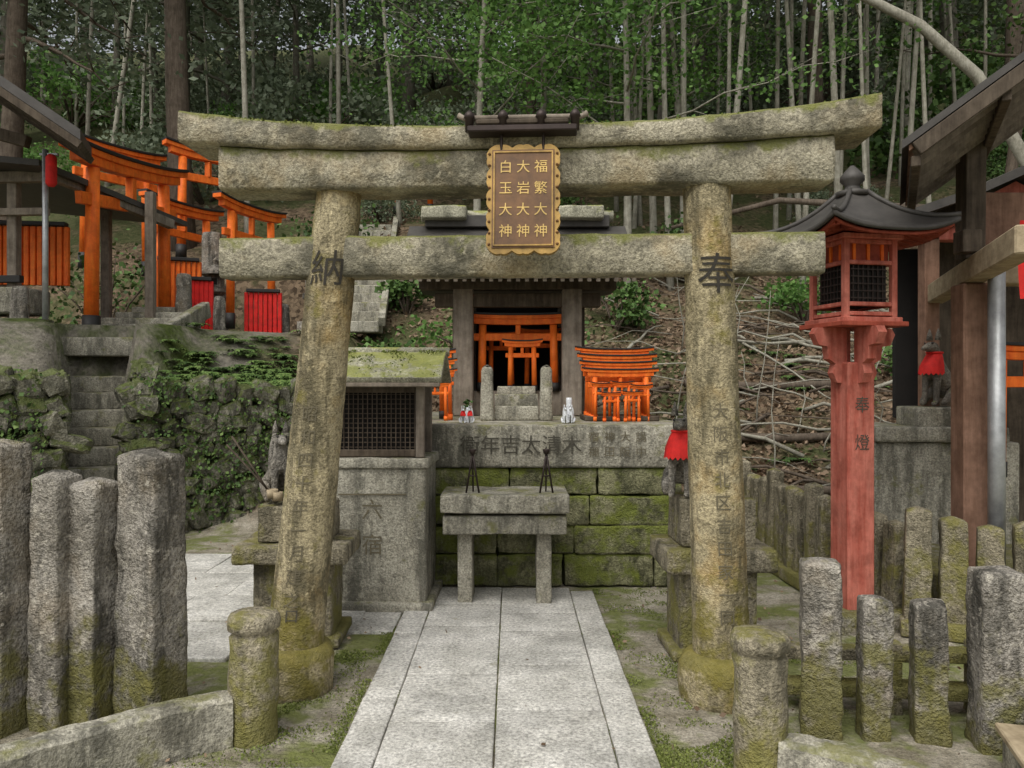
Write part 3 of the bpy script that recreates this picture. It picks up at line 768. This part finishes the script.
for sg in (-1,1):
    V=[]; cxx=4.05
    P=[(0,3.28),(.45,3.08),(.92,2.92)]
    for (dx,z) in P: V+= [(cxx+sg*dx,yy-.5,z),(cxx+sg*dx,yy+1.0,z),(cxx+sg*dx,yy-.5,z-.07),(cxx+sg*dx,yy+1.0,z-.07)]
    Fc=[]
    for j in range(2):
        o_=j*4; Fc+=[[o_,o_+1,o_+5,o_+4],[o_+2,o_+6,o_+7,o_+3],[o_,o_+4,o_+6,o_+2],[o_+1,o_+3,o_+7,o_+5]]
    Fc+=[[8,9,11,10]]
    b.add(V,Fc,M_roof)
b.add([(3.35,yy-.3,2.82),(4.05,yy-.3,3.18),(4.75,yy-.3,2.82)],[[0,1,2]],M_redpost)
for x in (3.4,4.7): b.box((x,yy-.2,1.9),(.12,.12,1.9),M_bwood)
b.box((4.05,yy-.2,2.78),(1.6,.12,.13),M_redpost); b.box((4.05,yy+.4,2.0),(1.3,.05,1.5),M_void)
b.obj('small_wooden_shrine')
b=MB()
b.box((3.35,6.55,.55),(1.15,.8,1.1),M_slab,(0,0,-.05),.02,rough=.006); b.box((3.32,6.45,1.16),(1.0,.7,.12),M_slab,(0,0,-.05),.02,rough=.006)
b.box((3.36,6.35,1.29),(.42,.4,.16),M_slab,(0,0,-.05),.02,rough=.005); b.obj('stone_pedestal')
M_dkstone=stone('dark_statue_stone',(.16,.14,.115),(.30,.27,.225),amt=.2,stain=.5)
fox('fox_statue',(3.40,6.35,1.37),-1.1,.62,M_dkstone)
b=MB(); b.lathe((3.03,4.98,0),[(.05,0),(.05,2.25)],M_steel,18); b.obj('metal_pole')
b=MB(); V=[];
for j in range(9):
    for i in range(5): V.append((3.10+i*.06,4.86+.02*math.sin(i*2+j*.4),2.55-j*.06))
b.add(V,[[j*5+i,j*5+i+1,j*5+i+6,j*5+i+5] for j in range(8) for i in range(4)],M_red,True); b.obj('red_banner')
torii('votive_torii',(3.42,5.6,.9),(3.85,5.6,.9),.95,.045)

# ------------------------------------------------------------------ rock retaining walls and stairs
def rockwall(pts,h1,name,yrow=.19):
    b=MB(); P=[Vector((x,y,0)) for x,y in pts]
    for a,c in zip(P[:-1],P[1:]):
        L=(c-a).length;d=(c-a).normalized(); nrm=Vector((d.y,-d.x,0))
        if nrm.y>0: nrm=-nrm
        z=0
        while z<h1-.05:
            hh=yrow*U(.7,1.35); u=-U(0,.2)
            while u<L:
                w=U(.14,.36); c_=a+d*(u+w/2)+Vector((0,0,z+hh/2+U(-.05,.05)))-nrm*(.05*z+U(-.03,.03))
                bm=bmesh.new(); bmesh.ops.create_icosphere(bm,subdivisions=3,radius=1)
                sd=Vector((U(0,50),U(0,50),U(0,50)))
                for v in bm.verts:
                    q_=v.co.copy(); q_=Vector([math.copysign(abs(t_)**.5,t_) for t_ in q_])
                    q_*=1+noise.noise(v.co*1.6+sd)*.32+noise.noise(v.co*5+sd)*.12
                    v.co=Vector((q_.x*w*.5,q_.y*.12,q_.z*hh*.52))
                X=Matrix.Translation(c_)@Matrix.Rotation(math.atan2(d.y,d.x),4,'Z')@Matrix.Rotation(U(-.5,.5),4,'Y')@Matrix.Rotation(U(-.2,.2),4,'X')
                b.bm(bm,M_rock,False,X); u+=w*.92
            z+=hh*.86
    b.obj(name)
rockwall([(-3.84,8.0),(-2.3,9.15),(-1.3,9.4)],1.5,'rock_retaining_wall')
rockwall([(-6.2,5.9),(-5.6,5.95),(-4.02,6.95)],1.55,'rock_retaining_wall')
rockwall([(-4.15,7.05),(-5.0,8.6)],1.6,'rock_retaining_wall')
rockwall([(-3.80,8.1),(-4.35,9.2)],1.6,'rock_retaining_wall')
b=MB(); rot=math.atan2(SD.y,SD.x)-math.pi/2
for i in range(9):
    a_=.0+i*.27; c=S0+SD*(a_+.2); b.box((c.x,c.y,.085+i*.185-.02),(.70,.42,.19),M_slab,(0,0,rot),.02,rough=.008,cell=.06)
b.obj('stone_stairs')
b=MB()
for i in range(6):
    b.box((-4.86+i*.03,9.35+i*.32,1.98+i*.10),(1.15-.06*i,.42,.22),M_slab,(0,0,.1),.02,rough=.006)
b.beam((-4.22,9.15,1.98),(-4.22,11.0,2.58),.12,.22,M_slab,.02,rough=.004)
b.obj('stone_stairs')
b=MB(); hb=H(-2.3,12.0)
for i in range(14):
    y=12.0+i*.3; b.box((-2.35-i*.03,y,hb+.15+i*.17),(.75,.4,.17),M_slab,(0,0,0),.015)
for s_ in (-1,1): b.beam((-2.35+s_*.42,11.8,hb+.22),(-2.76+s_*.42,16.1,hb+2.62),.1,.14,M_slab)
b.obj('stone_stairs')

# ------------------------------------------------------------------ upper-left terrace
zt=2.5
torii('vermilion_torii',(-5.02,9.5,zt-.4),(-4.88,11.2,zt-.2),2.36,.085)
torii('vermilion_torii',(-4.32,12.2,zt-.1),(-3.98,13.2,zt-.1),2.1,.065)
torii('vermilion_torii',(-5.9,14.2,zt+1.3),(-5.2,14.9,zt+1.3),2.1,.08)
torii('vermilion_torii',(-5.6,12.6,zt+.1),(-5.2,13.6,zt+.1),2.0,.07)
torii('vermilion_torii',(-7.2,13.4,zt+1.0),(-6.6,14.4,zt+1.0),2.3,.08)
torii('vermilion_torii',(-2.4,16.6,5.1),(-1.7,16.6,5.1),1.7,.06)
def slat_panel(name,a,c,z,h,n,mat=M_orange):
    b=MB(); a=Vector((*a,z));c=Vector((*c,z))
    for i in range(n):
        q_=a.lerp(c,i/(n-1)); b.box(q_+Vector((0,0,h/2)),(.06,.05,h),mat)
    for k_ in (.12,.9): b.beam(a+Vector((0,.03,h*k_)),c+Vector((0,.03,h*k_)),.03,.06,mat)
    b.beam(a+Vector((0,0,h+.03)),c+Vector((0,0,h+.03)),.12,.05,M_black)
    b.obj(name)
slat_panel('vermilion_fence',(-6.5,9.6),(-5.45,9.75),2.75,.72,15)
slat_panel('vermilion_fence',(-5.3,11.9),(-4.75,12.1),2.3,1.1,9)
slat_panel('vermilion_fence',(-4.75,11.5),(-4.40,11.65),2.25,.8,7,M_red)
slat_panel('vermilion_fence',(-4.2,12.6),(-3.7,12.7),2.35,.65,8,M_red)
b=MB()
for x,y in ((-5.75,9.2),(-5.5,10.8),(-6.9,9.4),(-4.72,10.4),(-6.35,9.25)):
    b.box((x,y,3.1),(.11,.11,1.9),M_gwood)
b.beam((-7.2,9.25,3.92),(-5.2,9.1,3.92),.1,.12,M_gwood); b.beam((-5.3,9.0,3.95),(-4.7,11.0,3.75),.1,.12,M_gwood)
b.beam((-7.2,9.25,3.52),(-5.3,9.1,3.52),.08,.08,M_gwood); b.beam((-7.2,9.22,2.75),(-5.6,9.1,2.75),.08,.08,M_black)
b.box((-6.3,9.3,2.5),(1.6,.5,.3),M_slab,(0,0,-.1),.02)
V=[(-7.6,8.8,4.25),(-5.2,8.75,4.02),(-4.6,11.3,3.85),(-7.6,11.3,4.15)]; V+= [(x,y,z-.07) for x,y,z in V]
b.add(V,[[0,1,2,3],[7,6,5,4],[0,4,5,1],[1,5,6,2],[2,6,7,3],[3,7,4,0]],M_roof)
b.obj('timber_pavilion')
b=MB()
V=[(-6.9,6.9,5.9),(-4.12,7.6,3.98),(-4.75,9.0,4.22),(-7.4,9.0,6.0)]; V+= [(x,y,z-.10) for x,y,z in V]
b.add(V,[[0,1,2,3],[7,6,5,4],[0,4,5,1],[1,5,6,2],[2,6,7,3],[3,7,4,0]],M_roof)
for i in range(9):
    k_=i/8; a_=Vector(V[4]).lerp(Vector(V[7]),k_)-Vector((0,0,.05)); c_=Vector(V[5]).lerp(Vector(V[6]),k_)-Vector((0,0,.05)); b.beam(a_,c_,.05,.07,M_dwood,0)
for x,y in ((-6.2,8.4),(-5.6,7.3)): b.box((x,y,3.3),(.13,.13,2.9),M_dwood)
b.beam((-6.2,8.4,4.4),(-5.1,8.4,4.1),.1,.12,M_dwood)
b.obj('wooden_shrine_building')
b=MB(); b.lathe((-4.98,8.5,2.0),[(.03,0),(.03,2.05)],M_steel,12); b.lathe((-4.90,8.47,3.65),[(.03,0),(.055,.03),(.055,.31),(.03,.34)],M_red,14); b.box((-4.94,8.5,4.0),(.2,.03,.03),M_steel); b.obj('lamp_post')
def marker(x,y,z,w,h,name='stone_marker'):
    b=MB(); b.box((x,y,z+.08),(w*1.8,w*1.5,.2),M_grey,(0,0,.2),.02,rough=.005); b.box((x,y,z+.15+h/2),(w,w*.7,h),M_grey,(0,0,.2),.06,rough=.01,taper=.85); b.obj(name)
marker(-4.45,10.8,2.2,.22,.7); marker(-4.75,12.6,2.9,.32,.9); marker(-4.15,11.3,2.1,.18,.55); marker(-3.7,12.9,2.2,.2,.5); marker(-5.5,8.9,2.0,.2,.5)
marker(-3.0,12.0,2.3,.25,.8)
def slantern(x,y,z,s_=1):
    b=MB()
    b.lathe((x,y,z),[(.20*s_,0),(.2*s_,.1*s_),(.09*s_,.13*s_),(.075*s_,.6*s_),(.17*s_,.66*s_),(.17*s_,.72*s_)],M_grey,8,smooth=False)
    b.box((x,y,z+.83*s_),(.2*s_,.2*s_,.22*s_),M_grey,bevel=.01); b.box((x,y-.1*s_,z+.83*s_),(.09*s_,.02,.1*s_),M_void,bevel=0)
    b.lathe((x,y,z+.94*s_),[(.27*s_,0),(.25*s_,.05*s_),(.1*s_,.14*s_),(.04*s_,.17*s_),(.07*s_,.24*s_),(.01*s_,.3*s_)],M_grey,8,smooth=False)
    b.obj('stone_lantern')
slantern(-4.6,12.4,2.35,.95); slantern(-3.4,13.6,3.0,.9)

# ------------------------------------------------------------------ vegetation
def fern(mb,p_,s_,mat=M_fern,n=9):
    p_=Vector(p_)
    for i in range(n):
        a=2*math.pi*i/n+U(-.3,.3); L=s_*U(.7,1.1); d=Vector((math.cos(a),math.sin(a),0)); pr=p_
        for j in range(1,8):
            k_=j/7; q_=p_+d*L*k_+Vector((0,0,L*(.75*k_-.85*k_*k_))); t_=(q_-pr).normalized(); sd=t_.cross(Vector((0,0,1))).normalized()
            w=L*.22*math.sin(math.pi*min(1,k_*.85+.12)); 
            for sg in (-1,1):
                mb.add([pr,pr.lerp(q_,.55),q_.lerp(pr,.1)+sd*sg*w-Vector((0,0,w*.25)),pr+sd*sg*w*.55],[[0,1,2,3]],mat)
            pr=q_
b=MB()
for i in range(330):
    x=U(-3.9,-1.5); yw=8.05+(x+3.84)/1.54*1.15; y=yw+abs(random.gauss(.15,.8)) 
    zz=H(x,y)
    if x>-2.3: zz=max(zz,.7)
    fern(b,(x,y,zz+.02),U(.12,.30),M_fern if R()<.75 else M_ivy)
for i in range(60):
    x=U(-5.5,-4.0); y=ywall(x)+U(.05,.7); fern(b,(x,y,H(x,y)),U(.12,.28))
for i in range(60):
    x=U(1.6,6); y=U(8.4,12); fern(b,(x,y,H(x,y)),U(.12,.3),M_ivy)
for i in range(26):
    fern(b,(U(1.9,3.0),U(7.7,8.8),H(2,8.6)),U(.15,.4))
b.obj('ferns')
b=MB()
for seg,ncl in ((((-3.84,7.84),(-2.3,8.99)),46),(((-2.3,8.99),(-1.4,9.22)),30),(((-5.6,5.80),(-4.0,6.80)),40)):
    for cl in range(ncl):
        k_=R(); zc=1.7*R()**.6
        for i in range(int(U(20,100))):
            kk=k_+random.gauss(0,.06)
            if not 0<=kk<=1: continue
            z=zc-abs(random.gauss(0,.2))+random.gauss(0,.05); x=seg[0][0]+(seg[1][0]-seg[0][0])*kk; y=seg[0][1]+(seg[1][1]-seg[0][1])*kk
            if z<0: continue
            b.leaf((x+U(-.04,.04),y+U(-.05,.09)+.05*z,z),U(.02,.055),M_ivy if R()<.6 else M_fern,(U(-.6,.6),-.5,-U(.2,1)),.42)
b.obj('ivy')
b=MB()
for i in range(19000):
    x=U(-3.2,8); y=8.4+abs(random.gauss(0,3.2)); 
    if x<-1.6 and y<12: continue
    z=H(x,y)+.015
    b.leaf((x,y,z+U(0,.02)),U(.04,.10),M_litter,(U(-1,1),U(-1,.4),U(-.3,.45)),.32)
for i in range(700):
    x=U(-3.2,3.2); y=U(3.0,7.8)
    if -.75<x<.62 and R()<.9: continue
    b.leaf((x,y,.012 if not -.75<x<.62 else .026),U(.012,.04),M_litter,(U(-1,1),U(-1,1),U(-.02,.25)),.32)
b.obj('leaf_litter')
b=MB()
for i in range(110):
    x=U(1.6,6.5); y=U(8.6,13.5); a=random.gauss(0,.4)+(math.pi if R()<.5 else 0); L=U(.5,2.4); P=[];r0=U(.008,.035)
    for j in range(6):
        k_=j/5; xx=x+math.cos(a)*L*k_; yy=y+math.sin(a)*L*k_+random.gauss(0,.03); P.append((xx,yy,H(xx,yy)+.05+random.gauss(0,.03)+.08*math.sin(k_*3)))
    b.tube(P,[r0*(1-.7*j/5) for j in range(6)],M_barkg if R()<.55 else M_bark,6)
for i in range(24):
    x=U(1.8,6); y=U(8.8,12); P=[Vector((x,y,H(x,y)-.05))]; d=Vector((U(-.6,.6),U(-.2,.2),1)); L=U(.5,1.8)
    for j in range(1,5): P.append(P[0]+d*L*j/4+Vector((random.gauss(0,.04),0,0)))
    b.tube(P,[.012,.010,.008,.006,.003],M_barkg,5)
b.obj('fallen_branches')
b=MB()
for i,(y,zo) in enumerate(((8.6,.25),(9.6,.15),(10.6,.15))):
    b.tube([(1.9+i*.2,y,H(2,y)+zo),(3.3,y+.1,H(3.3,y)+zo-.05),(4.7,y+.05,H(4.7,y)+zo)],[.06,.055,.05],M_bark,9)
b.obj('fallen_log')

def tree_mesh(name,h,crown0,rad,nl,ls,bark,leaf,r0,limbs=16,droop=0,cone=False,asp=.42):
    b=MB(); P=[];Rr=[]; ph=U(0,6)
    for j in range(13):
        k_=j/12; P.append(Vector((math.sin(k_*2.3+ph)*h*.02-math.sin(ph)*h*.02,math.cos(k_*1.9+ph)*h*.02-math.cos(ph)*h*.02,k_*h-.4))); Rr.append(r0*(1.25 if j==0 else 1)*(1-.8*k_))
    b.tube(P,Rr,bark,9); tips=[]
    for i in range(limbs):
        k_=crown0+(1-crown0)*(i+R()*.8)/limbs; idx=k_*12; p0=P[min(11,int(idx))].lerp(P[min(12,int(idx)+1)],idx%1)
        a=i*2.4+U(-.4,.4); L=rad*(1.15-(k_-crown0)/(1-crown0)*(.95 if cone else .45))*U(.7,1.1); el=U(.1,.6) if not cone else U(-.15,.15)
        Q=[];n=6
        for j in range(n+1):
            t_=j/n; Q.append(p0+Vector((math.cos(a)*L*t_,math.sin(a)*L*t_,L*(el*t_-droop*t_*t_)))+Vector((random.gauss(0,.04),random.gauss(0,.04),random.gauss(0,.04)))*t_*L)
        b.tube(Q,[max(.008,r0*.28*(1-.85*j/n)) for j in range(n+1)],bark,4)
        for j in range(2,n+1):
            tips.append((Q[j],L*.18))
            for s_ in range(2):
                e=Q[j]+Vector((U(-1,1),U(-1,1),U(-.3,.6)))*L*.32
                if s_==0: b.tube([Q[j],e],[r0*.06+.004,.004],bark,3)
                tips.append((e,L*.13))
    per=max(1,nl//len(tips))
    for c,s_ in tips:
        m=int(per*U(.1,1.9))
        for _ in range(m):
            q_=c+Vector((random.gauss(0,s_),random.gauss(0,s_),random.gauss(0,s_*.3)))
            b.leaf(q_,ls*U(.6,1.3),leaf,(U(-1,1),U(-1,1),U(-.7,.25)),asp)
    o=b.obj(name); me=o.data; bpy.data.objects.remove(o); return me
def bush_mesh(r,nl,ls,mat):
    b=MB()
    for i in range(16):
        a=U(0,6.28); q_=R()**.5; e=Vector((math.cos(a)*r*q_,math.sin(a)*r*q_,r*U(.1,1.15)*(1.15-q_*.6))); b.tube([(0,0,-.2),e*.5+Vector((0,0,.1)),e],[.03,.018,.006],M_bark,4)
        for j in range(nl//16): b.leaf(e+Vector((random.gauss(0,r*.22),random.gauss(0,r*.22),random.gauss(0,r*.13))),ls*U(.6,1.3),mat)
    o=b.obj('bush'); me=o.data; bpy.data.objects.remove(o); return me
broad=[tree_mesh('broadleaf',10,.36,2.7,7000,.10,M_bark,M_leaf,.12,18),tree_mesh('broadleaf',8.5,.34,2.6,8500,.085,M_barkg,M_leafb,.08,18)]
cedar=[tree_mesh('cedar',17,.28,2.4,9000,.15,M_bark,M_cedar,.22,36,.35,True,.28)]
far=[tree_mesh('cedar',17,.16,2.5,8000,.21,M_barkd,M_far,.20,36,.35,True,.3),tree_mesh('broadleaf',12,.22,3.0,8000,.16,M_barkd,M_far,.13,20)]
slim=[tree_mesh('slim',14,.50,1.2,2000,.10,M_barkg,M_leaf,.06,12),tree_mesh('slim',12,.46,1.2,2000,.09,M_barkg,M_leafb,.05,12)]
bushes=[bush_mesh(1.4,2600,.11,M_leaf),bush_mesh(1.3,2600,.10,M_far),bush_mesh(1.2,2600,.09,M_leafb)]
def place(me,name,x,y,s_=1,dz=0,lean=0):
    o=bpy.data.objects.new(name,me); scene.collection.objects.link(o); o.location=(x,y,H(x,y)+dz); o.rotation_euler=(lean+random.gauss(0,.03),random.gauss(0,.04),U(0,6.28)); o.scale=(s_,s_,s_*U(.9,1.1)); return o
place(broad[1],'maple_tree',-.6,13.6,1.0); place(broad[1],'maple_tree',1.9,13.2,1.0); place(broad[0],'broadleaf_tree',.5,17,1.1)
place(broad[1],'maple_tree',.6,15.2,1.05); place(broad[1],'maple_tree',3.4,15.4,1.0); place(broad[0],'broadleaf_tree',8.6,14,1.0)
place(cedar[0],'cedar_tree',-6.4,15.5,1.1); place(cedar[0],'cedar_tree',-9.3,14.5,1)
place(cedar[0],'cedar_tree',-8.0,19,1.1); place(cedar[0],'cedar_tree',8.0,21,1.0); place(cedar[0],'cedar_tree',12,19,1.1)
for i in range(36):
    y=U(12.5,23); x=U(.16,.8)*y*.8; place(random.choice(slim),'slim_tree',x,y,U(.8,1.15))
for i in range(14):
    y=U(15,24); x=-U(.05,.85)*y*.75; place(random.choice(slim),'slim_tree',x,y,U(.8,1.15))
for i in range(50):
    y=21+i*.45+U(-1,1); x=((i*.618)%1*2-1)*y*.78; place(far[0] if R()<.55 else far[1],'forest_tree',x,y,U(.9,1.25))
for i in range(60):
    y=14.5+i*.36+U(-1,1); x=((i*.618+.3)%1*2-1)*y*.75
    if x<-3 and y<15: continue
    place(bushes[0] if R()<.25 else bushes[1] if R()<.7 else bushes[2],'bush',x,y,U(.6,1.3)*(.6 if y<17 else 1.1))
def shrub(name,x,y,r,mat,n,ls=.08):
    b=MB(); z=H(x,y)
    for i in range(11):
        a=U(0,6.28); q_=U(.2,.9); e=Vector((x+math.cos(a)*r*q_,y+math.sin(a)*r*q_,z+r*U(.3,1.3))); b.tube([(x,y,z-.1),Vector((x,y,z)).lerp(e,.5)+Vector((0,0,.1)),e],[.02,.014,.005],M_bark,5)
        for j in range(n//11): b.leaf(e+Vector((random.gauss(0,r*.25),random.gauss(0,r*.25),random.gauss(0,r*.15))),ls*U(.6,1.3),mat)
    b.obj(name)
for x,y,r,m_ in ((-1.5,10.6,.5,M_leaf),(-.6,11.3,.8,M_leafb),(.6,11.0,.6,M_leaf),(1.6,12.2,.5,M_leaf),(-1.7,12.9,.4,M_leaf),(2.9,13.5,.7,M_leaf),(4.6,12.5,.6,M_leafb),(-3.4,14.5,.9,M_leaf),(-6.8,13.4,1.1,M_leaf),(5.8,10.8,.6,M_leaf)):
    shrub('shrub',x,y,r,m_,800)
shrub('shrub',2.6,8.3,.35,M_fern,350,.06)
b=MB(); b.tube([(4.0,12.5,8.0),(5.2,12.3,7.65),(6.2,12.1,7.0),(7.0,12,6.2),(7.8,12,4.8),(8.0,12,3.4)],[.05,.065,.08,.09,.10,.11],M_barkg,9)
b.tube([(2.6,13,4.1),(4.3,12.8,4.5),(6.5,12.5,4.3)],[.03,.05,.07],M_bark,7); b.obj('leaning_dead_tree')

# ------------------------------------------------------------------ world, sun, camera
w=bpy.data.worlds.new('World'); scene.world=w; w.use_nodes=True; nt=w.node_tree
sky=nt.nodes.new('ShaderNodeTexSky'); sky.sky_type='NISHITA'; sky.sun_disc=False; sky.sun_elevation=math.radians(55); sky.sun_rotation=math.radians(205)
sky.dust_density=4; sky.ozone_density=.6; sky.air_density=1
hs=nt.nodes.new('ShaderNodeHueSaturation'); hs.inputs['Saturation'].default_value=.2
nt.links.new(sky.outputs[0],hs.inputs['Color']); bg=nt.nodes['Background']; nt.links.new(hs.outputs[0],bg.inputs[0]); bg.inputs[1].default_value=.15
sd=bpy.data.lights.new('sun','SUN'); sd.energy=1.5; sd.angle=math.radians(50); sd.color=(1,.97,.90)
sd.energy=1.75
so=bpy.data.objects.new('sun',sd); scene.collection.objects.link(so); so.rotation_euler=(math.radians(35),0,math.radians(-25))
sd.energy=1.5 if False else 1.75
sd.energy=min(sd.energy,1.75)
cd=bpy.data.cameras.new('camera'); cd.lens=28; cd.sensor_width=36; cd.clip_end=500; cd.clip_start=.05
co=bpy.data.objects.new('camera',cd); scene.collection.objects.link(co); co.location=(0,0,EYE); co.rotation_euler=(math.radians(90),0,0); scene.camera=co
scene.view_settings.view_transform='Standard'; scene.view_settings.look='None'; scene.view_settings.exposure=0
